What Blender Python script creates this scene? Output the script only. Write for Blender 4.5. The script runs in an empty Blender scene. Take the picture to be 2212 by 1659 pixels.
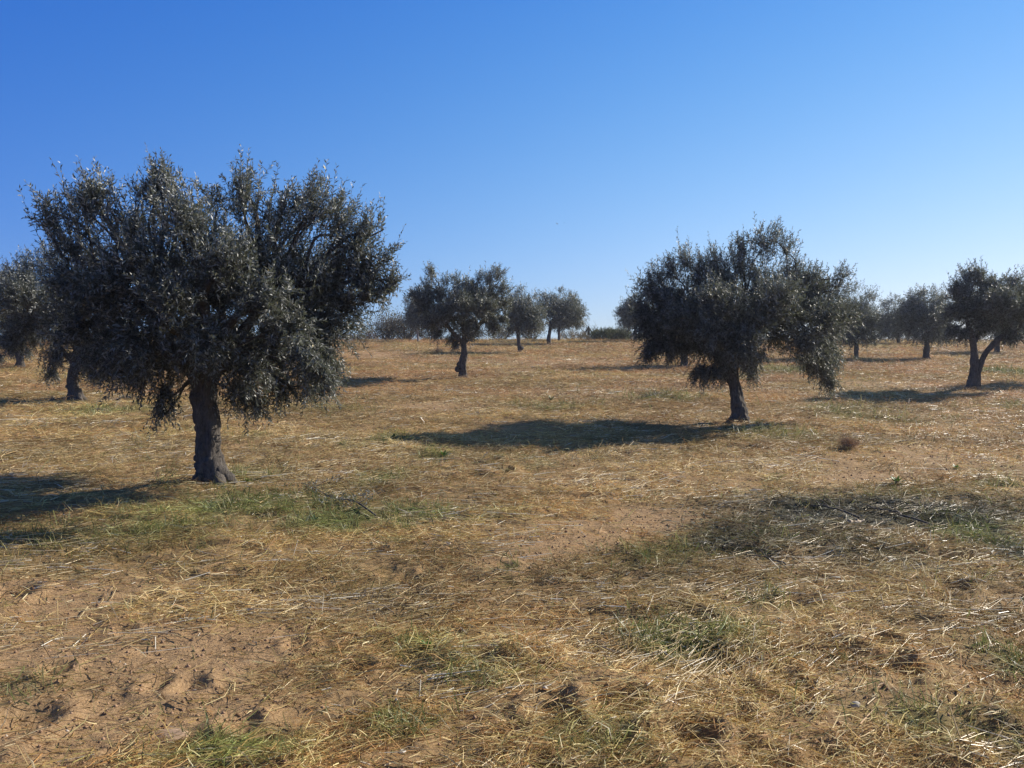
import bpy, math, random
import numpy as np
from mathutils import Vector

# ------------------------------------------------------------------ camera, sky, sun, exposure
S = bpy.context.scene
C = S.collection
EYE = 1.6
F = 1726.0                       # focal length in units of a 2212 px wide picture
CX, CY = 1106.0, 829.5
PITCH = math.atan((CY - 718.0) / F)
cd = bpy.data.cameras.new('camera'); cam = bpy.data.objects.new('camera', cd); C.objects.link(cam)
cd.sensor_width = 36.0; cd.lens = 36.0 * F / 2212.0
cd.clip_start = 0.05; cd.clip_end = 20000
cam.location = (0, 0, EYE); cam.rotation_euler = (math.radians(90) - PITCH, 0, 0)
S.camera = cam

SUN_EL, SUN_AZ = math.radians(29), math.radians(62)      # azimuth from +Y towards +X
world = bpy.data.worlds.new('World'); S.world = world; world.use_nodes = True
wn, wl = world.node_tree.nodes, world.node_tree.links
sky = wn.new('ShaderNodeTexSky'); sky.sky_type = 'NISHITA'; sky.sun_disc = False
sky.sun_elevation = SUN_EL; sky.sun_rotation = SUN_AZ
sky.altitude = 0; sky.air_density = 0.8; sky.dust_density = 0.3; sky.ozone_density = 3.0
sdir = Vector((math.sin(SUN_AZ) * math.cos(SUN_EL), math.cos(SUN_AZ) * math.cos(SUN_EL), math.sin(SUN_EL)))
bg = wn['Background']; bg.inputs['Strength'].default_value = 0.074
def wmath(op, a, b=None, clamp=False):
    n = wn.new('ShaderNodeMath'); n.operation = op; n.use_clamp = clamp
    for k, v in enumerate((a, b)):
        if v is None: continue
        if isinstance(v, (int, float)): n.inputs[k].default_value = v
        else: wl.new(v, n.inputs[k])
    return n.outputs[0]
wg = wn.new('ShaderNodeTexCoord'); nv = wn.new('ShaderNodeVectorMath'); nv.operation = 'NORMALIZE'; wl.new(wg.outputs['Generated'], nv.inputs[0])
dp = wn.new('ShaderNodeVectorMath'); dp.operation = 'DOT_PRODUCT'; wl.new(nv.outputs[0], dp.inputs[0]); dp.inputs[1].default_value = sdir
wx = wn.new('ShaderNodeSeparateXYZ'); wl.new(nv.outputs[0], wx.inputs[0])
cosg = wmath('MAXIMUM', wmath('MINIMUM', dp.outputs['Value'], .93), 0.0)       # deeper blue away from the sun, paler near it
elz = wmath('MINIMUM', wmath('MAXIMUM', wx.outputs['Z'], 0.0), .42)
high = wmath('MAXIMUM', wmath('SUBTRACT', wx.outputs['Z'], .40), 0.0)      # sky above the view, shifted away from blue for dimmer, more neutral fill
cx_ = wn.new('ShaderNodeCombineXYZ'); wl.new(wx.outputs['X'], cx_.inputs[0]); wl.new(wx.outputs['Y'], cx_.inputs[1]); wl.new(wmath('MAXIMUM', wx.outputs['Z'], .004), cx_.inputs[2]); wl.new(cx_.outputs[0], sky.inputs[0])
ss = wn.new('ShaderNodeSeparateColor'); wl.new(sky.outputs[0], ss.inputs[0]); sc_ = wn.new('ShaderNodeCombineColor')
for k, (a_, g_, d_, e_) in enumerate([(-1.310, .204, 1.655, -4.745), (-.840, .125, 1.084, -2.470), (-.018, .326, .263, -.230)]):
    pw = wmath('POWER', wmath('MULTIPLY', ss.outputs[k], .07), g_)
    ex = wmath('EXPONENT', wmath('ADD', wmath('MULTIPLY', cosg, d_), wmath('ADD', wmath('MULTIPLY', elz, e_), a_ + math.log(10))))
    wl.new(wmath('MULTIPLY', wmath('MULTIPLY', pw, ex), wmath('EXPONENT', wmath('MULTIPLY', high, (.8, -1.3, -2.6)[k]))), sc_.inputs[k])
wl.new(sc_.outputs[0], bg.inputs['Color'])
sd = bpy.data.lights.new('sun', 'SUN'); sd.energy = 5.0; sd.angle = math.radians(0.53); sd.color = (1.0, 0.92, 0.80)
sun = bpy.data.objects.new('sun', sd); C.objects.link(sun)
sun.rotation_euler = sdir.to_track_quat('Z', 'Y').to_euler(); sun.location = (30, 20, 30)
S.view_settings.view_transform = 'Standard'; S.view_settings.look = 'None'
S.view_settings.exposure = 0.55; S.view_settings.gamma = 1.0
S.render.engine = 'CYCLES'

# ------------------------------------------------------------------ numpy helpers
def _h(ix, iy, iz=0, seed=0):
    n = (ix.astype(np.int64) * 374761393 + iy.astype(np.int64) * 668265263 + np.asarray(iz).astype(np.int64) * 2147483647 + seed * 1274126177) & 0xffffffff
    n = ((n ^ (n >> 13)) * 1274126177) & 0xffffffff
    n = ((n ^ (n >> 16)) * 2246822519) & 0xffffffff
    return ((n ^ (n >> 15)) & 0xffff) / 65535.0
def vn2(x, y, seed=0):
    ix, iy = np.floor(x), np.floor(y); fx, fy = x - ix, y - iy
    fx = fx * fx * fx * (fx * (fx * 6 - 15) + 10); fy = fy * fy * fy * (fy * (fy * 6 - 15) + 10)
    a, b, c, d = _h(ix, iy, 0, seed), _h(ix + 1, iy, 0, seed), _h(ix, iy + 1, 0, seed), _h(ix + 1, iy + 1, 0, seed)
    return (a * (1 - fx) + b * fx) * (1 - fy) + (c * (1 - fx) + d * fx) * fy
def fbm(x, y, seed=0, octv=3):
    s, a, t = 0, 1.0, 0
    for k in range(octv):
        ca, sa = math.cos(k * 1.1 + seed), math.sin(k * 1.1 + seed)
        s = s + a * vn2((x * ca - y * sa) * 2 ** k + 17.3 * k, (x * sa + y * ca) * 2 ** k + 5.1 * k, seed + k); t += a; a *= 0.5
    return s / t
def vn3(x, y, z, seed=0):
    iz = np.floor(z); fz = z - iz; fz = fz * fz * (3 - 2 * fz)
    ix, iy = np.floor(x), np.floor(y); fx, fy = x - ix, y - iy
    fx = fx * fx * (3 - 2 * fx); fy = fy * fy * (3 - 2 * fy)
    def L(zz):
        a, b, c, d = _h(ix, iy, zz, seed), _h(ix + 1, iy, zz, seed), _h(ix, iy + 1, zz, seed), _h(ix + 1, iy + 1, zz, seed)
        return (a * (1 - fx) + b * fx) * (1 - fy) + (c * (1 - fx) + d * fx) * fy
    return L(iz) * (1 - fz) + L(iz + 1) * fz
def sstep(a, b, x):
    t = np.clip((x - a) / (b - a), 0, 1); return t * t * (3 - 2 * t)
def nrm(v): return v / np.maximum(np.linalg.norm(v, axis=-1, keepdims=True), 1e-9)

# ------------------------------------------------------------------ the lie of the land
_u = np.array([-50, 0, 12, 18, 24, 30, 36, 42, 48, 53, 57, 62, 75, 120, 300, 900, 20000.])
_v = np.array([0, 0, 0.0, .05, .17, .29, .42, .60, .84, .98, 1.03, .95, .3, -2.5, -12, -26, -200.])
def macro(x, y):
    u = y + np.clip(-x, 0, 22) * 0.45 * sstep(5, 20, y)
    h = 0
    for k, w in ((-2, .25), (0, .5), (2, .25)): h = h + w * np.interp(u + k, _u, _v)
    return h

def ray(px, py):
    a, b = (px - CX) / F, -(py - CY) / F
    cp, sp = math.cos(PITCH), math.sin(PITCH)
    return np.array([a, cp + b * sp, -sp + b * cp])
def unproj(px, py, Y):           # world point on the pixel's ray at ground distance Y
    r = ray(px, py); r = r * (Y / r[1]); return np.array([r[0], Y, EYE + r[2]])
def gpt(px, py):                 # the pixel's point on the ground
    r = ray(px, py); Y = 5.0
    for _ in range(60):
        x = r[0] / r[1] * Y
        hh = float(macro(np.array(x), np.array(Y)))
        Y = 0.5 * Y + 0.5 * (EYE - hh) / max(-r[2] / r[1], 1e-3)
    return r[0] / r[1] * Y, Y
# patches of the field: (px, py, half width, half height, weight)
def ell(lst):
    o = []
    for (px, py, rx, ry, w) in lst:
        x, y = gpt(px, py); y0, y1 = gpt(px, py + ry)[1], gpt(px, max(py - ry, 745))[1]
        o.append((x, y, rx / F * y, max((y1 - y0) / 2, .12), w))
    return o
GREEN = ell([(560, 1085, 170, 28, .85), (860, 1105, 110, 22, .7), (700, 1130, 90, 20, .8), (540, 1030, 70, 20, .7), (820, 1035, 60, 16, .8),
             (2095, 1150, 75, 32, 1.3), (1480, 1370, 130, 50, .9), (1930, 1075, 260, 20, .2), (240, 1150, 240, 40, .55), (860, 1560, 60, 40, .5), (520, 1630, 150, 45, .8), (60, 1500, 90, 40, .35),
             (2000, 1560, 70, 60, .7), (2180, 1420, 60, 50, .6), (2170, 1600, 70, 60, .6), (1290, 1600, 120, 60, .5), (1040, 1450, 110, 40, .45),
             (930, 1395, 80, 40, .45), (1400, 1200, 100, 25, .35), (1680, 940, 90, 16, .7), (2170, 805, 60, 8, 1.2), (1700, 800, 80, 8, .8),
             (1560, 815, 50, 7, .6), (1200, 880, 90, 8, .5), (1440, 860, 100, 10, .6), (850, 950, 50, 12, .7), (940, 985, 40, 12, .6), (1840, 880, 120, 10, .4),
             (1350, 738, 60, 4, .8), (720, 885, 100, 10, .4), (240, 890, 90, 12, .6), (1860, 900, 100, 14, .4), (1500, 1190, 80, 20, .35), (2200, 880, 60, 8, .6), (1650, 1290, 60, 30, .4)])
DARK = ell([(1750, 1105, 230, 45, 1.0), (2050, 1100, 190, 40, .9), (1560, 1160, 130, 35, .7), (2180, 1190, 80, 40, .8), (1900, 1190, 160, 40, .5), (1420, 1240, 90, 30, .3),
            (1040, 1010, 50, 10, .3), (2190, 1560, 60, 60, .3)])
BARE = ell([(800, 768, 130, 14, 1.0), (1180, 782, 260, 12, .8), (1250, 850, 220, 14, .8), (900, 880, 160, 14, .7), (1420, 905, 160, 12, .6), (1900, 830, 120, 12, .7), (1050, 930, 160, 12, .6), (100, 1290, 240, 50, 1.3), (230, 1400, 300, 65, 1.3), (520, 1390, 190, 55, .9), (120, 1560, 280, 100, 1.2), (420, 1500, 220, 70, 1.0), (720, 1290, 200, 40, .35),
            (1420, 1115, 150, 30, 1.0), (1250, 1165, 160, 35, .9), (1570, 1050, 120, 25, .7), (1880, 1500, 120, 40, .9), (1760, 1570, 130, 45, .7), (1900, 1000, 230, 25, .6),
            (1880, 1030, 180, 14, .7), (1040, 1060, 60, 14, .6), (1650, 1460, 60, 20, .5), (1150, 1220, 120, 30, .6), (1000, 1190, 120, 30, .5), (2060, 980, 150, 30, .5)])
GOLD = ell([(700, 1010, 200, 40, .6), (150, 990, 200, 50, .8), (720, 960, 200, 30, .6), (1350, 1420, 300, 50, .5), (1180, 1520, 200, 40, .9), (1500, 1270, 160, 40, .7), (1800, 1300, 200, 50, .5), (1600, 1010, 250, 25, .5),
            (300, 1060, 120, 20, .6), (740, 1290, 160, 30, .5), (960, 1080, 160, 30, .5), (2000, 1350, 200, 60, .5), (1250, 1040, 220, 25, .5), (1480, 1500, 160, 60, .6)])
def patch(P, x, y):
    s = 0
    for (cx, cy, rx, ry, w) in P: s = s + w * np.exp(-(((x - cx) / rx) ** 2 + ((y - cy) / ry) ** 2) ** 1.3)
    return s
def maps(x, y):
    n1, n2, n3 = fbm(x * 1.6, y * 1.6, 3), fbm(x * .55 + 9, y * .55, 7), fbm(x * 5, y * 5, 21, 2)
    g = patch(GREEN, x, y) * (.35 + 1.3 * n1) + .55 * sstep(.58, .8, n1 * .6 + n3 * .4) * sstep(.3, .6, n2)
    b = patch(BARE, x, y) * (.4 + 1.2 * n1) + .35 * sstep(.55, .75, fbm(x * .8, y * .8 + 4, 31)) - g * .6
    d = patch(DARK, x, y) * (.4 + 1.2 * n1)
    o = patch(GOLD, x, y) * (.4 + 1.2 * n1) + .5 * sstep(.5, .75, fbm(x * 1.1, y * 1.6, 41))
    return np.clip(g, 0, 1), np.clip(b, 0, 1), np.clip(d, 0, 1), np.clip(o, 0, 1)

_rd = np.random.default_rng(5)
DENTS = []                       # hoof prints and small hollows
for (px, py, r) in [(330, 1290, .05), (460, 1232, .07), (268, 1365, .06), (120, 1455, .07), (335, 1480, .07), (410, 1480, .075), (55, 1560, .12), (75, 1195, .06), (20, 1283, .13), (560, 1225, .06),
                    (640, 1305, .06), (930, 1232, .08), (885, 1245, .07), (1320, 1240, .07), (1085, 1022, .13), (1340, 1535, .14), (1190, 1540, .1), (1480, 1600, .12), (1640, 1640, .10), (1900, 1390, .11), (2150, 1600, .14), (1680, 1180, .1),
                    (640, 1390, .06), (250, 1330, .05), (940, 1270, .06), (1500, 1265, .1), (1950, 1440, .1), (1700, 1480, .10), (1150, 1100, .1), (980, 1010, .1), (1830, 1090, .12), (1650, 1355, .08), (520, 1560, .08), (770, 1440, .07), (2060, 1270, .1)]:
    x, y = gpt(px, py); DENTS.append((x, y, r, r * .95))
for _ in range(150):
    y = 2.6 + 22 * _rd.random() ** 1.6; x = (_rd.random() * 2 - 1) * y * .75
    r = .04 + .07 * _rd.random(); DENTS.append((x, y, r, r * (.35 + .5 * _rd.random())))
MOUND = [gpt(1085, 1003) + (.16, .07), gpt(1345, 1495) + (.3, .05), gpt(2180, 1010) + (.3, .04), gpt(1600, 1010) + (.5, .04), gpt(1180, 1500) + (.4, .03)]
def tuft(x, y):      # matted ridges and tufts the mower left
    return sstep(.50, .68, fbm(x * 1.5, y * 2.3, 101)) * (.4 + .6 * sstep(.35, .6, vn2(x * 6, y * 7, 103)))
def height(x, y, fine=True):
    h = macro(x, y)
    r = np.hypot(x, y)
    fade = 1 - sstep(30, 80, r) * .7
    h = h + fade * (.07 * (fbm(x * .45, y * .45, 11) - .5) + .035 * (fbm(x * 1.7, y * 1.7, 13) - .5))
    if fine:
        _, b, _, _ = maps(x, y)
        th = 1 - b * .75
        near = 1 - sstep(25, 60, r) * .5
        h = h + near * (th * .045 * (fbm(x * 3.4, y * 4.2, 15) - .5) + (.35 + .65 * th) * .026 * (fbm(x * 11, y * 13, 17, 2) - .5))
        h = h + th * (.032 + .012 * sstep(8, 25, r)) * tuft(x, y)
        h = h + near * .006 * (vn2(x * 42, y * 42, 19) - .5)
        for (cx, cy, rr, dp) in DENTS:
            m = (np.abs(x - cx) < rr * 2.5) & (np.abs(y - cy) < rr * 2.5)
            if m.any():
                q = (((x[m] - cx) / rr) ** 2 + ((y[m] - cy) / (rr * 1.2)) ** 2)
                h[m] += -dp * (.36 - .6 * rr) * np.exp(-q * 1.6) + dp * .22 * np.exp(-(np.sqrt(q) - 1.35) ** 2 * 5)
        for (cx, cy, rr, hh) in MOUND:
            q = (((x - cx) / rr) ** 2 + ((y - cy) / rr) ** 2); h = h + hh * np.exp(-q * 1.4)
    return h
def H1(x, y): return float(height(np.array([float(x)]), np.array([float(y)]))[0])

# ------------------------------------------------------------------ mesh and object helpers
def mk(name, V, Fq, mat=None, parent=None, col=None, smooth=False, tri=None):
    """V (n,3), Fq (m,4) quads, tri (k,3) triangles: one mesh object"""
    V = np.asarray(V, dtype=np.float32); me = bpy.data.meshes.new(name)
    loops, starts, tot = [], [], 0
    if Fq is not None and len(Fq):
        Fq = np.asarray(Fq, dtype=np.int32); loops.append(Fq.ravel()); starts.append(np.arange(len(Fq)) * 4); tot = len(Fq) * 4
    if tri is not None and len(tri):
        tri = np.asarray(tri, dtype=np.int32); loops.append(tri.ravel()); starts.append(tot + np.arange(len(tri)) * 3)
    loops = np.concatenate(loops); starts = np.concatenate(starts).astype(np.int32)
    me.vertices.add(len(V)); me.vertices.foreach_set('co', V.ravel())
    me.loops.add(len(loops)); me.loops.foreach_set('vertex_index', loops.astype(np.int32))
    me.polygons.add(len(starts)); me.polygons.foreach_set('loop_start', starts)
    me.update(calc_edges=True)
    if smooth: me.polygons.foreach_set('use_smooth', np.ones(len(starts), dtype=bool))
    if col is not None:
        a = me.color_attributes.new('tint', 'FLOAT_COLOR', 'POINT')
        c = np.ones((len(V), 4), dtype=np.float32); c[:, :3] = col; a.data.foreach_set('color', c.ravel())
    if mat: me.materials.append(mat)
    o = bpy.data.objects.new(name, me); C.objects.link(o)
    if parent: o.parent = parent
    return o
def tag(o, label=None, cat=None, group=None, kind=None):
    if label: o['label'] = label
    if cat: o['category'] = cat
    if group: o['group'] = group
    if kind: o['kind'] = kind
    return o
def thing(name, loc, label, cat, group=None):
    o = bpy.data.objects.new(name, None); o.empty_display_size = .2; o.location = loc; C.objects.link(o)
    return tag(o, label, cat, group)
def smooth_path(P, R, n):
    P = np.asarray(P, float); R = np.asarray(R, float)
    t = np.linspace(0, len(P) - 1, n); i = np.clip(t.astype(int), 0, len(P) - 2); f = (t - i)[:, None]
    Pm = P[np.clip(i - 1, 0, None)]; P0 = P[i]; P1 = P[i + 1]; P2 = P[np.clip(i + 2, None, len(P) - 1)]
    Q = .5 * (2 * P0 + (P1 - Pm) * f + (2 * Pm - 5 * P0 + 4 * P1 - P2) * f ** 2 + (3 * P0 - Pm - 3 * P1 + P2) * f ** 3)
    return Q, np.interp(t, np.arange(len(R)), R)
def tube(P, R, seg=8, n=12, rough=0, seed=0, ridges=0):
    """a swept limb; returns V, F"""
    Q, r = smooth_path(P, R, n)
    T = nrm(np.gradient(Q, axis=0)); ref = np.array([0.0, 1.0, 0.15])
    A = nrm(np.cross(T, ref)); B = np.cross(T, A)
    th = np.linspace(0, 2 * np.pi, seg, endpoint=False)
    rr = np.repeat(r[:, None], seg, 1)
    if rough:
        cx, sx = np.cos(th)[None, :], np.sin(th)[None, :]
        zz = np.arange(n)[:, None] * (np.linalg.norm(Q[-1] - Q[0]) / n)
        k1 = vn3(cx * 1.4 + seed + 0 * zz, sx * 1.4 + 0 * zz, zz * 5 + 0 * cx, seed) - .5
        k2 = vn3(cx * 5 + seed + 0 * zz, sx * 5 + 0 * zz, zz * 16 + 0 * cx, seed + 1) - .5
        rr = rr * (1 + rough * (k1 * 1.3 + k2 * .7)) + ridges * rr * np.cos(th * 5 + zz * 2.5 + seed)
    V = Q[:, None, :] + rr[..., None] * (np.cos(th)[None, :, None] * A[:, None, :] + np.sin(th)[None, :, None] * B[:, None, :])
    V = V.reshape(-1, 3)
    i = np.arange(n - 1)[:, None] * seg; j = np.arange(seg)[None, :]; j2 = (j + 1) % seg
    Fq = np.stack([i + j, i + j2, i + seg + j2, i + seg + j], -1).reshape(-1, 4)
    c0, c1 = len(V), len(V) + 1
    V = np.vstack([V, Q[0], Q[-1] + T[-1] * r[-1] * .5])
    e = (n - 1) * seg; jj = np.arange(seg); j3 = (jj + 1) % seg
    tr = np.vstack([np.stack([0 * jj + c0, j3, jj], -1), np.stack([0 * jj + c1, e + jj, e + j3], -1)])
    return V, Fq, tr
def joinm(parts):
    V, Fq, Tr, o = [], [], [], 0
    for (v, f, t) in parts:
        V.append(v); Fq.append(f + o)
        if t is not None: Tr.append(t + o)
        o += len(v)
    return np.vstack(V), np.vstack(Fq), (np.vstack(Tr) if Tr else None)
def prisms(P0, P1, W):
    """thin three-sided stalks between P0 and P1 (k,3), radius W (k,)"""
    k = len(P0); T = nrm(P1 - P0); ref = np.tile([0, 0, 1.0], (k, 1)); bad = np.abs(T[:, 2]) > .95; ref[bad] = [1, 0, 0]
    A = nrm(np.cross(T, ref)); B = np.cross(T, A); V = np.empty((k, 6, 3))
    for q in range(3):
        a = q * 2.0944 + .5; off = (math.cos(a) * A + math.sin(a) * B) * W[:, None]
        V[:, q] = P0 + off; V[:, q + 3] = P1 + off * .8
    b = np.arange(k)[:, None] * 6
    f = np.concatenate([b + np.array([[q, (q + 1) % 3, 3 + (q + 1) % 3, 3 + q]]) for q in range(3)], 0)
    return V.reshape(-1, 3), f

# ------------------------------------------------------------------ materials
def newmat(name):
    m = bpy.data.materials.new(name); m.use_nodes = True; nt = m.node_tree
    return m, nt.nodes, nt.links, nt.nodes['Principled BSDF']
def setv(n, **kw):
    for k, v in kw.items(): n.inputs[k.replace('_', ' ')].default_value = v
def ramp(N, L, src, stops):
    r = N.new('ShaderNodeValToRGB'); e = r.color_ramp.elements
    while len(e) < len(stops): e.new(.5)
    for k, (p, c) in enumerate(stops): e[k].position = p; e[k].color = tuple(c) + (1,)
    L.new(src, r.inputs[0]); return r.outputs[0]
def noise(N, L, scale, detail=5, rough=.6, vec=None):
    n = N.new('ShaderNodeTexNoise'); n.inputs['Scale'].default_value = scale; n.inputs['Detail'].default_value = detail; n.inputs['Roughness'].default_value = rough
    if vec: L.new(vec, n.inputs['Vector'])
    return n.outputs['Fac']
def mixc(N, L, fac, a, b, mode='MIX'):
    m = N.new('ShaderNodeMix'); m.data_type = 'RGBA'; m.blend_type = mode
    for s, v in ((0, fac), (6, a), (7, b)):
        if isinstance(v, (float, int)): m.inputs[s].default_value = v
        elif isinstance(v, tuple): m.inputs[s].default_value = v + (1,)
        else: L.new(v, m.inputs[s])
    return m.outputs[2]

def mat_ground():
    m, N, L, P = newmat('field_soil')
    geo = N.new('ShaderNodeNewGeometry'); at = N.new('ShaderNodeAttribute'); at.attribute_name = 'tint'
    sep = N.new('ShaderNodeSeparateColor'); L.new(at.outputs['Color'], sep.inputs[0])   # R green, G bare, B dark litter
    pos = geo.outputs['Position']
    n1 = noise(N, L, 9, 8, .65, pos); n2 = noise(N, L, 60, 6, .7, pos); n3 = noise(N, L, 1.3, 4, .5, pos)
    soil = ramp(N, L, n2, [(.25, (.22, .135, .07)), (.5, (.35, .225, .12)), (.8, (.50, .35, .20))])
    thatch = ramp(N, L, n1, [(.3, (.17, .11, .05)), (.5, (.31, .21, .10)), (.75, (.45, .32, .165))])
    red = mixc(N, L, n3, thatch, (.27, .15, .08)); thatch = mixc(N, L, .4, thatch, red)
    c = mixc(N, L, sep.outputs[1], thatch, soil)
    gr = ramp(N, L, n1, [(.3, (.035, .05, .018)), (.6, (.08, .11, .035)), (.8, (.17, .17, .07))])
    c = mixc(N, L, sep.outputs[0], c, gr)
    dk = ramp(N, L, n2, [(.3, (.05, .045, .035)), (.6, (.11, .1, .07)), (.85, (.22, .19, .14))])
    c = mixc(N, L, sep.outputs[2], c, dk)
    L.new(c, P.inputs['Base Color']); setv(P, Roughness=.95); P.inputs['Specular IOR Level'].default_value = .15
    b1 = N.new('ShaderNodeBump'); b1.inputs['Strength'].default_value = .7; b1.inputs['Distance'].default_value = .012; L.new(n2, b1.inputs['Height'])
    b2 = N.new('ShaderNodeBump'); b2.inputs['Strength'].default_value = .6; b2.inputs['Distance'].default_value = .05; L.new(n1, b2.inputs['Height']); L.new(b1.outputs[0], b2.inputs['Normal'])
    L.new(b2.outputs[0], P.inputs['Normal'])
    return m
def mat_blade(name, rough=.5, trans=.3, spec=.4):
    m, N, L, P = newmat(name); at = N.new('ShaderNodeAttribute'); at.attribute_name = 'tint'
    L.new(at.outputs['Color'], P.inputs['Base Color']); setv(P, Roughness=rough); P.inputs['Specular IOR Level'].default_value = spec
    t = N.new('ShaderNodeBsdfTranslucent'); L.new(at.outputs['Color'], t.inputs['Color'])
    mx = N.new('ShaderNodeMixShader'); mx.inputs[0].default_value = trans
    L.new(P.outputs[0], mx.inputs[1]); L.new(t.outputs[0], mx.inputs[2]); L.new(mx.outputs[0], N['Material Output'].inputs[0])
    return m
def mat_leaf(name, top, under, trans=.24, rough=.52):
    m, N, L, P = newmat(name); at = N.new('ShaderNodeAttribute'); at.attribute_name = 'tint'
    geo = N.new('ShaderNodeNewGeometry')
    c = mixc(N, L, geo.outputs['Backfacing'], top, under); c = mixc(N, L, 1.0, c, at.outputs['Color'], 'MULTIPLY')
    L.new(c, P.inputs['Base Color']); setv(P, Roughness=rough); P.inputs['Specular IOR Level'].default_value = .7
    t = N.new('ShaderNodeBsdfTranslucent'); t.inputs['Color'].default_value = (.17, .19, .12, 1)
    mx = N.new('ShaderNodeMixShader'); mx.inputs[0].default_value = trans
    L.new(P.outputs[0], mx.inputs[1]); L.new(t.outputs[0], mx.inputs[2]); L.new(mx.outputs[0], N['Material Output'].inputs[0])
    return m
def mat_bark(name, dark, light, sc=14):
    m, N, L, P = newmat(name); tc = N.new('ShaderNodeTexCoord'); mp = N.new('ShaderNodeMapping'); mp.inputs['Scale'].default_value = (1, 1, .35)
    L.new(tc.outputs['Object'], mp.inputs[0]); n = noise(N, L, sc, 8, .7, mp.outputs[0]); n2 = noise(N, L, sc * 4, 5, .7, mp.outputs[0])
    c = ramp(N, L, n, [(.3, dark), (.7, light)]); c = mixc(N, L, .35, c, ramp(N, L, n2, [(.35, dark), (.7, light)])); L.new(c, P.inputs['Base Color'])
    setv(P, Roughness=.95); P.inputs['Specular IOR Level'].default_value = .2
    b = N.new('ShaderNodeBump'); b.inputs['Strength'].default_value = .9; b.inputs['Distance'].default_value = .03; L.new(n, b.inputs['Height'])
    b2 = N.new('ShaderNodeBump'); b2.inputs['Strength'].default_value = .6; b2.inputs['Distance'].default_value = .01; L.new(n2, b2.inputs['Height']); L.new(b.outputs[0], b2.inputs['Normal']); L.new(b2.outputs[0], P.inputs['Normal'])
    return m
def mat_plain(name, a, b, sc=20, rough=.8):
    m, N, L, P = newmat(name); tc = N.new('ShaderNodeTexCoord'); n = noise(N, L, sc, 6, .65, tc.outputs['Object'])
    L.new(ramp(N, L, n, [(.3, a), (.7, b)]), P.inputs['Base Color']); setv(P, Roughness=rough)
    bb = N.new('ShaderNodeBump'); bb.inputs['Strength'].default_value = .5; bb.inputs['Distance'].default_value = .01; L.new(n, bb.inputs['Height']); L.new(bb.outputs[0], P.inputs['Normal'])
    return m
M_GROUND = mat_ground()
M_BLADE = mat_blade('dry_grass', .55, .3, .35)
M_STRAW = mat_blade('straw', .33, .15, .6)
M_GREEN = mat_blade('green_grass', .45, .4, .4)
M_LEAF = mat_leaf('olive_leaf', (.036, .041, .034), (.24, .25, .24))
M_SHRUB = mat_blade('shrub_leaf', .6, .2, .3)
M_BARK = mat_bark('olive_bark', (.04, .034, .03), (.17, .15, .13))
M_TWIG = mat_plain('twig_wood', (.07, .055, .045), (.17, .14, .11), 30)
M_PALE = mat_bark('pale_bark', (.2, .17, .14), (.42, .37, .32))
M_STONE = mat_plain('stone', (.3, .27, .23), (.5, .46, .4), 18)
M_ROCK = mat_plain('sandy_rock', (.25, .16, .10), (.42, .29, .19), 30, .95)
M_CUT = mat_plain('cut_wood', (.35, .27, .19), (.55, .45, .34), 25)
M_OLIVE = mat_plain('olive_skin', (.012, .01, .02), (.03, .02, .04), 10, .3)
M_BIRD = mat_plain('dark_feathers', (.02, .02, .025), (.05, .05, .055), 40, .7)

# ------------------------------------------------------------------ the ground: one sheet to the horizon
r = [0.0, .4, .9, 1.3, 1.6]
while r[-1] < 75: r.append(r[-1] * 1.0047 if r[-1] > 1.9 else r[-1] * 1.05)
while r[-1] < 9000: r.append(r[-1] * 1.12)
r = np.array(r)
th = np.concatenate([np.arange(-46, 46.01, .22), np.arange(49, 314.1, 5.0)]); th = np.radians(th)
R_, T_ = np.meshgrid(r, th, indexing='ij'); GX, GY = R_ * np.sin(T_), R_ * np.cos(T_)
GZ = height(GX.ravel(), GY.ravel())
gg, bb, dd, oo = maps(GX.ravel(), GY.ravel())
nr, nt_ = len(r), len(th)
i = np.arange(nr - 1)[:, None] * nt_; j = np.arange(nt_)[None, :]; j2 = (j + 1) % nt_
FQ = np.stack([i + j, i + nt_ + j, i + nt_ + j2, i + j2], -1).reshape(-1, 4)[nt_:]
# the innermost ring closes on one point under the camera
tri = np.stack([np.zeros(nt_, int), nt_ + np.arange(nt_), nt_ + (np.arange(nt_) + 1) % nt_], -1)
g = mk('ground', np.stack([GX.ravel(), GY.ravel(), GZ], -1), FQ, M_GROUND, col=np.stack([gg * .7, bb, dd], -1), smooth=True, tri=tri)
tag(g, kind='structure')

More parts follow.
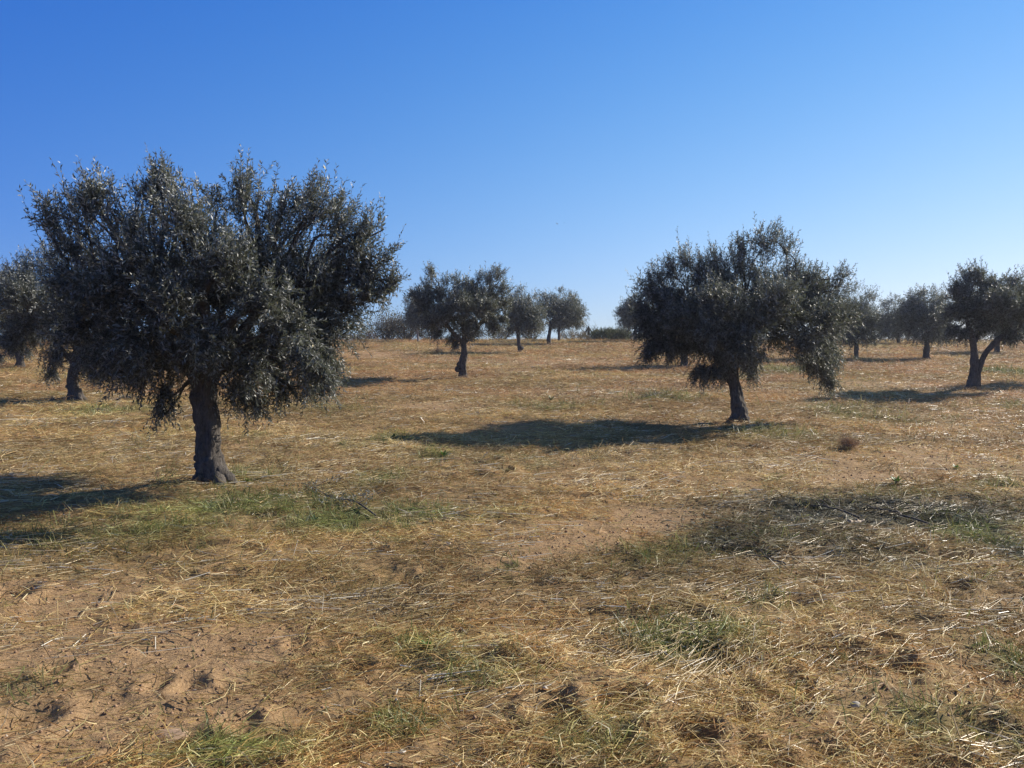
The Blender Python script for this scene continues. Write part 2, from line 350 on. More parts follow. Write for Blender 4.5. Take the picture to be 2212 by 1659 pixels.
# ------------------------------------------------------------------ mown grass, straw and green grass (nobody could count them)
def spread(n, rmin, rmax, p, rng, amax=44):
    u = rng.random(n); e = 1 - p; rr = (rmin ** e + u * (rmax ** e - rmin ** e)) ** (1 / e)
    a = np.radians((rng.random(n) * 2 - 1) * amax); return rr * np.sin(a), rr * np.cos(a), rr
def blades(name, X, Y, Z, az, tilt, ln, wd, colr, mat, rng, bend=.3):
    k = len(X); T = np.stack([np.cos(az) * np.cos(tilt), np.sin(az) * np.cos(tilt), np.sin(tilt)], -1)
    P0 = np.stack([X, Y, Z], -1)
    P1 = P0 + T * ln[:, None] * .55; P2 = P0 + T * ln[:, None]; P2[:, 2] -= ln * bend * rng.random(k) * (.15 + np.maximum(np.sin(tilt), 0)); P1 = P1 + rng.normal(size=(k, 3)) * [.10, .10, .05] * ln[:, None]
    sv = nrm(np.cross(T, rng.normal(size=(k, 3)) * [.6, .6, 1.0])) * wd[:, None] * .5
    V = np.stack([P0 - sv, P0 + sv, P1 + sv * .9, P1 - sv * .9, P2 + sv * .25, P2 - sv * .25], 1).reshape(-1, 3)
    b = np.arange(k)[:, None] * 6
    Fq = np.concatenate([b + np.array([[0, 1, 2, 3]]), b + np.array([[3, 2, 4, 5]])], 0)
    return mk(name, V, Fq, mat, col=np.repeat(colr, 6, 0))
PAL = np.array([(.40, .28, .10), (.57, .44, .20), (.70, .57, .29), (.27, .155, .065), (.78, .67, .42), (.43, .24, .09), (.36, .31, .11)])
rng = np.random.default_rng(1)
def dry(n, rmin, rmax, p, name, label, size=1.0):
    X, Y, rr = spread(n, rmin, rmax, p, rng)
    g_, b_, d_, o_ = maps(X, Y)
    cl = np.clip(fbm(X * 3.2, Y * 3.2, 51) * .8 + .28 * tuft(X, Y), 0, 1)
    keep = rng.random(n) < np.clip((1 - b_ * .88) * (.35 + 1.3 * sstep(.3, .62, cl)) * (1 - .35 * g_), .05, 1)
    X, Y, rr, g_, b_, d_, o_, cl = [a[keep] for a in (X, Y, rr, g_, b_, d_, o_, cl)]
    k = len(X); Z = height(X, Y)
    sc = size * (1 + rr / 13) ** .9
    row = .35 + .9 * (fbm(X * .5, Y * .5, 61) - .5) * 2                     # lie of the mown grass
    az = np.where(rng.random(k) < .6, row + rng.normal(size=k) * .45, rng.random(k) * 6.28); az = az + np.pi * (rng.random(k) < .5)
    up = rng.random(k) < .12
    tilt = np.where(up, .3 + rng.random(k) * .9, rng.normal(size=k) * .16 + .1)
    ln = sc * (.025 + .13 * rng.random(k) ** 2.2) * np.where(up, .8, 1); wd = sc * (.0016 + .0022 * rng.random(k))
    Z = Z + .002 + rng.random(k) ** 2 * .03 * sstep(.3, .7, cl) * np.minimum(sc, 2)
    w = np.stack([1.2 + .0 * o_, 1 + o_, .35 + 1.4 * o_, .8 + .8 * d_, .12 + .6 * o_, .5 + 1.6 * sstep(.5, .7, fbm(X * .7, Y * .7, 71)), .5 + 1.2 * g_], -1)
    w = w / w.sum(1, keepdims=True); c = (w.cumsum(1) > rng.random(k)[:, None]).argmax(1)
    col = PAL[c] * (.75 + .5 * rng.random((k, 1))); col = col * (.70 + .62 * sstep(.3, .7, fbm(X * .45, Y * .9, 177))[:, None]); far_ = sstep(10, 24, rr)[:, None] * sstep(.35, .6, fbm(X * .25, Y * .4, 77))[:, None]; col = col * (1 - far_ * np.array([0, .17, .08]))
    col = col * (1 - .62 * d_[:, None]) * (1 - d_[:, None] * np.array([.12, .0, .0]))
    col = col * (1 - g_[:, None] * .35 * np.array([1, .3, .9]))
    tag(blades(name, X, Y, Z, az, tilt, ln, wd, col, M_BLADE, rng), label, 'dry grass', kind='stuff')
dry(980000, 2.0, 66, .40, 'mown_grass', 'brown and golden mown dry grass lying all over the field')

def greens(n, rmin, rmax, p):
    X, Y, rr = spread(n, rmin, rmax, p, rng); g_, b_, d_, o_ = maps(X, Y); cl = fbm(X * 6, Y * 6, 81, 2)
    keep = rng.random(n) < np.clip((g_ ** 1.2) * (.08 + 1.9 * sstep(.42, .62, cl)) + .012, 0, 1)
    X, Y, rr, g_, d_, cl = [a[keep] for a in (X, Y, rr, g_, d_, cl)]; k = len(X); sc = (1 + rr / 13) ** .9
    az = rng.random(k) * 6.28; tilt = .35 + rng.random(k) * 1.1
    ln = sc * (.03 + .06 * rng.random(k)) * (.5 + 1.1 * sstep(.45, .7, cl)); wd = sc * (.002 + .0025 * rng.random(k))
    t = rng.random((k, 1)); col = np.array([[.075, .11, .03]]) * (1 - t) + np.array([[.26, .27, .10]]) * t
    y_ = rng.random((k, 1)) < .25; col = np.where(y_, np.array([[.34, .3, .13]]), col) * (.75 + .5 * rng.random((k, 1)))
    o = blades('green_grass', X, Y, height(X, Y), az, tilt, ln, wd, col, M_GREEN, rng, .5)
    tag(o, 'short green grass sprouting in patches through the straw', 'grass', kind='stuff')
greens(420000, 2.0, 60, .3)

def straw(n, rmin, rmax, p):
    X, Y, rr = spread(n, rmin, rmax, p, rng); g_, b_, d_, o_ = maps(X, Y); cl = fbm(X * 1.3, Y * 1.9, 91)
    keep = rng.random(n) < np.clip(.09 + .9 * o_ * sstep(.35, .6, cl) + .5 * sstep(.56, .7, cl) - .07 * b_ - .25 * sstep(20, 40, rr) - .25 * d_, .02, 1)
    X, Y, rr, g_, o_, d_, cl = [a[keep] for a in (X, Y, rr, g_, o_, d_, cl)]; k = len(X); sc = (1 + rr / 20)
    row = .38 + .8 * (fbm(X * .6, Y * .6, 95) - .5) * 2
    az = np.where(rng.random(k) < .72, row + rng.normal(size=k) * .33, rng.random(k) * 6.28)
    stand = rng.random(k) < .035
    tilt = np.where(stand, .7 + rng.random(k) * .8, rng.normal(size=k) * .07)
    ln = (.035 + .25 * rng.random(k) ** 2.6) * np.where(stand, .45, 1) * (.8 + .2 * sc); wd = sc * (.0011 + .0021 * rng.random(k) ** 2) * (1 + .5 * sstep(6, 20, rr))
    z0 = height(X, Y)
    T = np.stack([np.cos(az) * np.cos(tilt), np.sin(az) * np.cos(tilt), np.sin(tilt)], -1)
    P0 = np.stack([X, Y, z0 + .006], -1); P1 = P0 + T * ln[:, None]
    z1 = height(P1[:, 0], P1[:, 1]); lying = ~stand
    P1[lying, 2] = np.maximum(z1[lying] + .005, P1[lying, 2] * .5 + z1[lying] * .5)
    up = .004 + .03 * rng.random(k) ** 2 * sstep(.4, .7, cl); P0[:, 2] += up * lying; P1[:, 2] += up * lying
    mid = (P0 + P1) / 2; zm = height(mid[:, 0], mid[:, 1]); lift = np.maximum(zm + .004 - mid[:, 2], 0) * .7; P0[:, 2] += lift; P1[:, 2] += lift
    V, Fq = prisms(P0, P1, wd)
    pal = np.array([(.62, .46, .22), (.74, .60, .36), (.86, .80, .66), (.50, .35, .15)]); pk = rng.choice(4, k, p=[.38, .3, .14, .18])
    col = pal[pk] * (.85 + .25 * rng.random((k, 1))) * (1 - .2 * d_[:, None])
    tag(mk('straw_litter', V, Fq, M_STRAW, col=np.repeat(col, 6, 0)), 'pale dry straw stalks strewn over the mown field', 'straw', kind='stuff')
straw(230000, 2.0, 50, .12)

def clods(n):
    X, Y, rr = spread(n, 2.0, 22, .4, rng); g_, b_, d_, o_ = maps(X, Y); keep = rng.random(n) < .10 + .55 * b_; X, Y, rr = X[keep], Y[keep], rr[keep]; k = len(X)
    s = (.002 + .008 * rng.random(k) ** 3) * (1 + rr / 12); Z = height(X, Y)
    d = np.array([(1, 0, 0), (-1, 0, 0), (0, 1, 0), (0, -1, 0), (0, 0, 1), (0, 0, -.6)], float)
    V = np.stack([X, Y, Z], -1)[:, None, :] + d[None] * s[:, None, None] * (.6 + .8 * rng.random((k, 6, 1)))
    t = np.array([(0, 2, 4), (2, 1, 4), (1, 3, 4), (3, 0, 4), (2, 0, 5), (1, 2, 5), (3, 1, 5), (0, 3, 5)])
    tr = (np.arange(k)[:, None, None] * 6 + t[None]).reshape(-1, 3)
    c = np.array([[.27, .175, .11]]) * (.6 + .9 * rng.random((k, 1))); c = np.where(rng.random((k, 1)) < .02, np.array([[.48, .42, .35]]), c)
    tag(mk('soil_crumbs', V.reshape(-1, 3), None, mat_blade('crumb_soil', .9, 0.0, .1), col=np.repeat(c, 6, 0), tri=tr), 'crumbs of sandy soil and tiny pebbles on the bare patches', 'soil', kind='stuff')
clods(90000)
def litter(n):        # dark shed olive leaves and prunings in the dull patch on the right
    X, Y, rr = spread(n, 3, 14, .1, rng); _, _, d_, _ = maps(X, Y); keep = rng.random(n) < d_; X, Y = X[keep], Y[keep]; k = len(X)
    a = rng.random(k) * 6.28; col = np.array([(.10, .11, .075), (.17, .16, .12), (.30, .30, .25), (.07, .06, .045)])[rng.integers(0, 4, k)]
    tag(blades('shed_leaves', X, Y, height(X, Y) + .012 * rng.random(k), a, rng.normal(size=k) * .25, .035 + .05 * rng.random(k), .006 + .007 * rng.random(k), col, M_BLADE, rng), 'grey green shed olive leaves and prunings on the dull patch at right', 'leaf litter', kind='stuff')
litter(70000)

# ------------------------------------------------------------------ olive trees
def shoots(rg, P0, D, L, nl, ll, lw, droop, stem):
    """leafy shoots: P0,D (s,3), L (s,) -> leaves as folded quads, stems as prisms"""
    s = len(P0); t = (np.arange(nl)[None, :] + rg.random((s, nl)) * .6) / nl
    t = .08 + .92 * t
    G = np.array([0, 0, -1.0]); bow = nrm(rg.normal(size=(s, 3))) * .12
    def pos(t): return P0[:, None, :] + (D[:, None, :] * t[..., None] + G * (droop[:, None] * t ** 2)[..., None] + bow[:, None, :] * (t * (1 - t))[..., None]) * L[:, None, None]
    Q = pos(t); A = nrm(np.cross(D, rg.normal(size=(s, 3)))); B = np.cross(D, A)
    ph = np.arange(nl)[None, :] * 1.57 + (np.arange(nl)[None, :] % 2) * 3.14159 + rg.random((s, 1)) * 6.28 + rg.normal(size=(s, nl)) * .35
    out = np.cos(ph)[..., None] * A[:, None, :] + np.sin(ph)[..., None] * B[:, None, :]
    tang = nrm(D[:, None, :] + G * (2 * droop[:, None] * t)[..., None])
    ld = nrm(tang * (.5 + .5 * rg.random((s, nl, 1))) + out * (.95 - .4 * t[..., None]) + rg.normal(size=(s, nl, 3)) * .28)
    side = nrm(np.cross(ld, np.cross(out, ld) + rg.normal(size=(s, nl, 3)) * .9))
    side = np.cross(ld, side) * .35 + side; side = nrm(side)
    n = nrm(np.cross(ld, side))
    l = ll * (.65 + .55 * rg.random((s, nl, 1))) * (1 - .35 * t[..., None] ** 3); w = lw * (.8 + .4 * rg.random((s, nl, 1)))
    V = np.stack([Q, Q + ld * l * .45 + side * w * .5 + n * w * .12, Q + ld * l - n * l * .08, Q + ld * l * .45 - side * w * .5 + n * w * .12], 2).reshape(-1, 3)
    Fq = np.arange(s * nl * 4).reshape(-1, 4)
    c = np.repeat((.75 + .5 * rg.random((s, 1, 1))) * (.85 + .3 * rg.random((s, nl, 1))) * np.ones((1, 1, 3)), 4, 1).reshape(-1, 3)
    warm = np.repeat(rg.random((s * nl, 1)) < .004, 4, 0); c = np.where(warm, c * np.array([[3.2, 2.6, 1.2]]), c)
    if stem:
        tt = np.array([-.1, .33, .66, .97])[None, :] * np.ones((s, 1)); K = pos(tt)
        v, f = prisms(K[:, :-1].reshape(-1, 3), K[:, 1:].reshape(-1, 3), np.tile(np.array([.0034, .0026, .0016]), s) * stem)
        c = np.vstack([c, np.tile([[1.9, 1.6, 1.4]], (len(v), 1))]); Fq = np.vstack([Fq, f + len(V)]); V = np.vstack([V, v])
    return V, Fq, c

def olive(name, label, px, Y, blobs, stems, n_shoots, leaves, scale=1.0, seed=0, group='olive trees of the grove', stem=1.0, knobs=(), rtrunk=.15, fruit=0, slen=.27, bark=None, prune=None, flare=1.5):
    """blobs: (px, py, radius px[, depth offset m]); stems: lists of (px, py[, depth offset m]) from the foot up, in the photograph's tall-and-wide measure"""
    rg = np.random.default_rng(seed + 100); n_shoots = int(n_shoots * (1.5 if stem else 1.9)); slen = slen * (1 if stem else 1.15)
    x0 = float(ray(px, 718)[0] / ray(px, 718)[1] * Y); z0 = H1(x0, Y) - .02
    base = np.array([x0, Y, z0]); sz = F / Y
    T = thing(name, tuple(base), label, 'olive tree', group)
    def loc(q):
        dy = q[3] if len(q) > 3 else 0
        w = unproj(q[0], q[1], Y); w[1] += dy; return w - base
    Bc = np.array([loc(b) for b in blobs]); Br = np.array([b[2] / sz for b in blobs])
    cen = (Bc * (Br[:, None] ** 2)).sum(0) / (Br ** 2).sum(); cen[2] -= .25
    # trunk
    parts = []; tips = []
    for k, st in enumerate(stems):
        pts = []; rad = []
        for q in st:
            w = unproj(q[0], q[1], Y) - base; w[1] += (q[3] if len(q) > 3 else 0); pts.append(w); rad.append(q[2] * .80)
        if k == 0: pts[0][2] = -.12
        n = 90 if stem else 16
        parts.append(tube(pts, rad, 40 if stem else 10, n, .5 if k == 0 else .35, seed + k, .05)); tips.append(pts[-1])
        if k == 0:
            foot = pts[0] * 1
    r0 = stems[0][0][2] * .92
    for q in range(7 if stem else 3):                                     # root flare
        a = q * .9 + seed; d = np.array([math.cos(a), math.sin(a), 0]); m_ = r0 * (.62 + .4 * rg.random()) * flare / 1.5
        parts.append(tube([np.array([0, 0, r0 * 1.7]) + d * r0 * .25, d * m_ * .6 + [0, 0, r0 * .6], d * m_ * 1.25 + [0, 0, .0], d * m_ * 1.6 + [0, 0, -.10]], [r0 * .45, r0 * .45, r0 * .3, r0 * .12], 10, 10, .35, seed + q))
    for (kx, ky, kr, dy) in knobs:
        w = unproj(kx, ky, Y) - base; w[1] += dy; parts.append(tube([w + [0, 0, -kr], w + [0, 0, -kr * .3], w + [0, 0, kr * .4], w + [0, 0, kr]], [kr * .25, kr * .95, kr * .9, kr * .2], 12, 10, .5, seed + 9))
    V, Fq, Tr = joinm(parts); tr_ob = mk('trunk', V, Fq, bark or M_BARK, T, smooth=True, tri=Tr)
    # branches reach from the stem tips to every clump of the crown
    nodes = [(t, .5 * stems[min(i, len(stems) - 1)][-1][2]) for i, t in enumerate(tips)]; nodes = [(np.array(t), r) for t, r in nodes]
    order = np.argsort([min(np.linalg.norm(b - t) for t in tips) for b in Bc]); nb = 0; bl = []
    for ii in order:
        b = Bc[ii] + [0, 0, -.1]; cost = [np.linalg.norm(b - n0) + .25 * q for q, (n0, _) in enumerate(nodes[:18])]
        
        if b[2] < tips[0][2] + .45 and np.hypot(b[0], b[1]) > .55 and len(nodes) > len(tips) + 3: cost = [c_ + (3 if q < len(tips) else 0) for q, c_ in enumerate(cost)]
        a, ra = nodes[int(np.argmin(cost))]; L_ = np.linalg.norm(b - a)
        if L_ < .12: continue
        rb = max(ra * .5, .008); ra2 = max(ra * .92, .012)
        if b[2] < tips[0][2] + .25: ra2 = min(ra2, .022); rb = min(rb, .010)
        m1 = a + (b - a) * .35 + rg.normal(size=3) * .06 * L_ + [0, 0, .05 * L_]; m2 = a + (b - a) * .7 + rg.normal(size=3) * .07 * L_ + [0, 0, .06 * L_]
        bl.append(tube([a, m1, m2, b], [ra2, ra2 * .8, rb * 1.1, rb * .6], 9 if stem else 5, 14 if stem else 7, .25, seed + ii)); nodes.append((m2 if L_ > .6 else b, rb * .9)); nb += 1
        if len(bl) and stem and nb <= 12: mk('branch', *bl.pop()[:2], bark or M_BARK, T, smooth=True)
    if bl:
        V, Fq, Tr = joinm(bl); o_ = mk('branch', V, Fq, bark or M_BARK, T, smooth=True)
    # leafy shoots
    w = Br ** 1.8 * np.where(Bc[:, 2] > cen[2] + .7, .55, 1.0); cnt = rg.choice(len(Br), n_shoots, p=w / w.sum())
    dirn = nrm(rg.normal(size=(n_shoots, 3))); rad = rg.random(n_shoots) ** .5
    rad = np.where(rg.random(n_shoots) < .45, np.abs(rg.normal(size=n_shoots)) * .56, rad)
    P = Bc[cnt] + dirn * (Br[cnt] * np.minimum(rad, 1.5))[:, None] * [1, 1, .95]
    zc = cen[2]; rel = (P - cen); outd = nrm(rel * [1, 1, .8])
    zt = np.clip((P[:, 2] - zc) / 1.0, -1, 1)
    D = nrm(outd * .35 + dirn * .55 + rg.normal(size=(n_shoots, 3)) * .55 + np.stack([0 * zt, 0 * zt, .25 + .65 * zt + 0 * zt], -1))
    hang = (zt < -.25) & (rg.random(n_shoots) < .6); D[hang] = nrm(D[hang] * [.8, .8, .5] + [0, 0, -.5])
    L = slen * (.6 + .7 * rg.random(n_shoots)) * (1 + .25 * np.clip(zt, 0, 1)); 
    sp = (zt > .25) & (rg.random(n_shoots) < .30); D[sp] = nrm(D[sp] * [.35, .35, .3] + outd[sp] * .25 + [0, 0, .8]); L[sp] *= 1.1 + 1.0 * rg.random(sp.sum())
    P = P - D * (L * .45)[:, None]
    ok = P[:, 2] > .12; P, D, L, zt = P[ok], D[ok], L[ok], zt[ok]
    droop = np.where(zt < 0, .25, .02) + .12 * rg.random(len(P))
    V, Fq, c = shoots(rg, P, D, L, leaves, .064 * scale, .0128 * scale, droop, stem)
    top_light = (.82 + .75 * np.clip(zt, 0, 1) ** 1.5 + .45 * sp[ok])                # silvery skylight on the upper shoots, put into the leaf tint
    c[:len(P) * leaves * 4] *= np.repeat(top_light, leaves * 4)[:, None]
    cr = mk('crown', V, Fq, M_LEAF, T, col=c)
    if fruit:
        th_ = np.linspace(0, 2 * np.pi, 8, endpoint=False); zz = np.array([-.95, -.5, 0, .5, .95]); ring = np.sqrt(1 - zz ** 2)
        ov = np.array([(ring[a] * math.cos(t), ring[a] * math.sin(t), zz[a] * 1.35) for a in range(5) for t in th_]) * .0085
        of = np.array([(a * 8 + q, a * 8 + (q + 1) % 8, a * 8 + 8 + (q + 1) % 8, a * 8 + 8 + q) for a in range(4) for q in range(8)])
        first = None; m_ = np.where((P[:, 1] < 0.3) & (P[:, 0] > .3))[0]; pick = rg.choice(m_, fruit, replace=False)
        for q in pick:
            p = P[q] + D[q] * L[q] * rg.uniform(.3, .8) + rg.normal(size=3) * .02 + [0, 0, -.02]
            if first is None: first = mk('olive_fruit', ov, of, M_OLIVE, T, smooth=True); f2 = first
            else: f2 = first.copy(); C.objects.link(f2); f2.parent = T
            f2.location = p
    return T

# the big tree at the left
T1B = [(190, 440, 55), (115, 480, 42), (160, 530, 60), (205, 415, 30), (335, 415, 52), (347, 385, 24), (290, 500, 85), (420, 490, 85), (522, 430, 50), (527, 400, 24), (600, 470, 70), (680, 450, 62), (735, 480, 52), (775, 510, 45),
       (790, 580, 48), (805, 625, 40), (720, 590, 85), (600, 590, 105), (480, 610, 115), (350, 610, 115), (230, 620, 95), (150, 615, 52), (262, 725, 75), (350, 760, 90), (470, 740, 95), (600, 740, 100), (700, 700, 80), (745, 660, 60),
       (700, 780, 48), (360, 850, 34), (345, 885, 18), (520, 840, 45), (600, 830, 42), (670, 820, 40), (215, 770, 38), (300, 810, 40), (555, 870, 26), (700, 820, 26),
       (300, 640, 62, -.8), (375, 575, 62, -.8), (455, 655, 66, -1.05), (545, 580, 62, -.85), (625, 655, 60, -.9), (400, 735, 58, -1.0), (530, 735, 58, -1.05), (235, 700, 50, -.6), (680, 705, 50, -.9), (470, 520, 52, -.55), (320, 770, 45, -.7), (600, 790, 44, -.8), (450, 560, 105, 1.1), (300, 620, 95, 1.1), (620, 620, 95, 1.1), (450, 740, 80, 1.2), (600, 720, 70, 1.0), (320, 740, 70, 1.0), (450, 480, 60, -.7), (200, 402, 20), (183, 432, 34), (100, 435, 20), (98, 482, 26), (232, 412, 18), (150, 465, 32), (345, 372, 18), (372, 402, 24), (300, 420, 24), (526, 378, 17), (560, 400, 22), (680, 408, 22), (640, 425, 22), (722, 432, 24), (800, 485, 20), (828, 475, 11), (440, 405, 14), (470, 430, 24), (836, 545, 14), (845, 610, 16), (750, 790, 30, -1.2), (720, 755, 45, -1.2)]
olive('olive_tree', 'largest and nearest olive tree, with a knotted dark trunk and wide dense crown', 452, 8.40, T1B,
      [[(462, 1055, .185), (455, 1020, .160), (450, 985, .148), (447, 930, .135), (442, 880, .136), (440, 840, .14), (442, 800, .14)],
       [(440, 850, .10), (415, 800, .09), (370, 740, .07), (330, 680, .05)], [(443, 850, .11), (470, 790, .09), (520, 720, .07), (570, 660, .05)], [(442, 840, .1), (440, 760, .08, -.15), (450, 680, .06, -.3), (460, 600, .04, -.35)]],
      4700, 24, 1.0, seed=1, knobs=[(431, 990, .06, 0), (434, 1004, .055, -.04), (478, 1015, .07, -.05), (492, 1032, .07, 0), (440, 1030, .07, -.12)], fruit=70)
T2B = [(1450, 580, 30), (1478, 560, 28), (1405, 625, 30), (1385, 665, 26), (1440, 650, 48), (1510, 605, 38), (1560, 590, 38), (1600, 565, 36), (1650, 525, 36), (1675, 505, 22), (1700, 535, 28), (1640, 600, 56), (1710, 590, 40), (1735, 625, 40),
       (1560, 660, 62), (1480, 690, 56), (1425, 715, 40), (1408, 750, 22), (1640, 680, 62), (1720, 680, 52), (1785, 660, 36), (1815, 615, 26), (1822, 592, 18), (1822, 680, 34), (1770, 730, 42), (1775, 790, 34), (1748, 780, 26), (1790, 820, 22), (1530, 750, 42),
       (1515, 805, 26), (1600, 735, 42), (1622, 805, 18), (1680, 720, 36), (1460, 750, 26), (1560, 800, 20), (1800, 765, 26), (1640, 770, 14),
       (1520, 660, 56, -1.0), (1640, 650, 56, -1.0), (1580, 700, 50, -1.1), (1580, 640, 56, 1.1), (1500, 680, 48, 1.1), (1680, 680, 48, 1.1), (1600, 720, 40, 1.1), (1450, 690, 36, -.6), (1740, 690, 44, -.9), (1770, 655, 36, .6), (1690, 740, 40, -1.1), (1560, 740, 44, -1.3), (1500, 720, 36, -1.2), (1800, 700, 36, .2), (1785, 620, 30, .3), (1755, 760, 34, -.5), (1400, 690, 34), (1556, 778, 20, -.25), (1606, 778, 20, -.3), (1580, 760, 26, -.4), (1535, 800, 20, -.2), (1510, 578, 28), (1545, 562, 26), (1602, 535, 26), (1425, 600, 30), (1750, 600, 28), (1400, 700, 36), (1430, 740, 32), (1480, 728, 42), (1395, 765, 16), (1520, 715, 44), (1450, 655, 42), (1590, 700, 46), (1660, 640, 40), (1700, 660, 40), (1560, 620, 38)]
olive('olive_tree', 'second nearest olive tree, right of centre, a curtain of foliage hanging on its right', 1600, 14.05, T2B,
      [[(1601, 920, .17), (1598, 895, .15), (1592, 870, .135), (1586, 830, .13), (1580, 795, .14), (1578, 775, .13)], [(1580, 800, .1), (1545, 765, .08), (1500, 720, .05)], [(1580, 800, .1), (1610, 750, .08), (1660, 700, .06), (1720, 660, .04)], [(1580, 790, .09), (1590, 720, .07), (1610, 640, .04)]],
      5600, 20, 1.10, seed=2, knobs=[(1612, 905, .07, 0), (1608, 890, .05, 0)])
L2B = [(110, 560, 42), (60, 585, 40), (50, 610, 46), (10, 640, 46), (120, 640, 56), (190, 620, 56), (230, 680, 56), (60, 700, 52), (140, 710, 56), (30, 735, 28), (220, 750, 42), (120, 770, 32), (110, 805, 18), (185, 790, 26), (250, 790, 30), (200, 560, 46), (210, 810, 18),
       (100, 640, 50, -.9), (180, 680, 50, -.9), (140, 620, 50, 1.0), (80, 680, 46, 1.0), (200, 690, 40, 1.0)]
olive('olive_tree', 'olive tree at left half hidden behind the largest one, its short trunk pale edged', 160, 17.3, L2B,
      [[(162, 872, .17), (160, 850, .15), (156, 820, .14), (162, 790, .12), (165, 760, .11)], [(164, 790, .08), (120, 740, .06), (80, 690, .04)], [(164, 790, .08), (200, 730, .06), (210, 680, .04)]], 2800, 18, 1.25, seed=3, knobs=[(148, 835, .06, 0)])
L3B = [(10, 605, 36), (45, 625, 32), (-30, 630, 34), (20, 670, 42), (70, 680, 28), (-25, 690, 38), (40, 720, 24), (75, 725, 16), (12, 735, 20), (28, 755, 12), (60, 758, 12), (20, 660, 36, -.9), (10, 660, 36, .9), (-50, 660, 26), (0, 770, 10)]
olive('olive_tree', 'olive tree at the far left edge with foliage hanging almost to the ground', 40, 27.2, L3B, [[(44, 786, .16), (42, 765, .15), (44, 740, .12), (40, 715, .1)]], 1800, 15, 1.6, seed=4, stem=0)
T3B = [(933, 588, 17), (925, 617, 22), (950, 635, 22), (987, 605, 15), (990, 640, 26), (1020, 622, 19), (1058, 602, 20), (1078, 590, 17), (1087, 622, 22), (1040, 650, 30), (1088, 657, 20), (960, 668, 30), (1000, 690, 32), (1050, 685, 28), (930, 695, 20), (945, 722, 13), (975, 732, 15),
       (1020, 712, 20), (1070, 705, 18), (1088, 688, 15), (912, 665, 16), (985, 745, 8), (1000, 665, 28, -1.0), (1050, 665, 26, -.9), (960, 680, 24, -.9), (1010, 615, 17), (1035, 600, 14), (965, 605, 15), (1020, 635, 26), (900, 640, 18), (1000, 650, 34, -.5), (1050, 660, 32, .4), (960, 690, 26, .4), (925, 650, 26), (940, 690, 22, -.5), (1010, 700, 26, -.4), (1060, 640, 28, .2), (1010, 660, 28, 1.0), (960, 665, 24, .9), (1055, 670, 22, .9)]
olive('olive_tree', 'olive tree left of centre with two tufted tops and a low trunk knot', 1000, 24.3, T3B,
      [[(1001, 824, .15), (1000, 805, .14), (1000, 785, .125), (1003, 760, .12), (1000, 735, .11)], [(1001, 742, .1), (975, 715, .07), (950, 680, .04)], [(1001, 742, .1), (1030, 710, .07), (1060, 660, .04)]], 2500, 16, 1.5, seed=5, knobs=[(988, 797, .10, 0), (991, 787, .08, 0)])
R1B = [(2092, 598, 22), (2116, 600, 22), (2072, 628, 25), (2140, 628, 31), (2185, 608, 26), (2212, 635, 28), (2100, 668, 36), (2160, 675, 40), (2210, 685, 34), (2062, 675, 26), (2060, 715, 18), (2240, 655, 32), (2245, 705, 28), (2120, 705, 24), (2180, 722, 22), (2232, 735, 15), (2082, 722, 14),
       (2120, 655, 34, -.9), (2180, 665, 34, -.9), (2130, 650, 34, .9), (2190, 670, 30, .9)]
olive('olive_tree', 'olive tree near the right edge whose thick trunk forks into two stems', 2105, 20.6, R1B,
      [[(2104, 858, .19), (2101, 835, .155), (2104, 800, .12), (2105, 760, .10), (2098, 725, .09), (2088, 690, .05)], [(2110, 845, .09), (2112, 815, .10), (2116, 793, .09), (2128, 765, .085), (2148, 742, .09), (2178, 715, .06)], [(2103, 745, .07), (2115, 720, .06), (2125, 680, .04)]], 2600, 17, 1.4, seed=6)

def generic(label, px, Y, xl, xr, top, bot, n, lv, sc, seed, trunk=.13, lean=0, bark=None, **kw):
    """an olive tree from the edges of its crown in the photograph"""
    rg = np.random.default_rng(seed); w, h = xr - xl, bot - top; B = []; s = F / Y; cxx = (xl + xr) / 2
    for k in range(15):
        a = rg.random() * 6.28; q = rg.random() ** .5; x = math.cos(a) * q; dy = math.sin(a) * q * (w / s) * .36
        env = math.sqrt(max(1 - q * q, 0)); zz = rg.random()
        B.append((cxx + x * w * .40, bot - h * (.24 + .44 * zz * (.5 + .5 * env)), h * (.21 + .09 * rg.random()), dy))
    for k in range(5):
        x = (k - 2) / 2 * .36 + rg.normal() * .04; B.append((cxx + x * w, top + h * (.08 + .13 * rg.random() + .3 * abs(x)), h * (.11 + .05 * rg.random()), rg.normal() * .3))
    for k in range(5): B.append((xl + w * (.10 + .20 * k), bot - h * (.12 + .08 * rg.random()), h * .13, rg.normal() * .4))
    B += [(xl + h * .16, bot - h * .45, h * .18), (xr - h * .16, bot - h * .45, h * .18), (xl + h * .24, bot - h * .65, h * .16), (xr - h * .24, bot - h * .65, h * .16)]
    w0 = np.array(ray(px, 718)); x0 = w0[0] / w0[1] * Y; zb = H1(x0, Y); yb = CY + F * math.tan(math.atan2(EYE - zb, Y) - PITCH)
    fork = bot - h * .18
    st = [[(px, yb, trunk * 1.15), (px + lean * .2, yb - (yb - fork) * .35, trunk * .95), (px + lean * .6, yb - (yb - fork) * .7, trunk * .85), (px + lean, fork, trunk * .85)], [(px + lean, fork + 3, trunk * .6), (cxx - w * .1, fork - h * .15, trunk * .5), (cxx - w * .18, fork - h * .3, trunk * .3)], [(px + lean, fork + 3, trunk * .6), (cxx + w * .1, fork - h * .15, trunk * .5), (cxx + w * .18, fork - h * .3, trunk * .3)]]
    return olive('olive_tree', label, px, Y, B, st, n, lv, sc, seed=seed, stem=0, bark=bark, **kw)
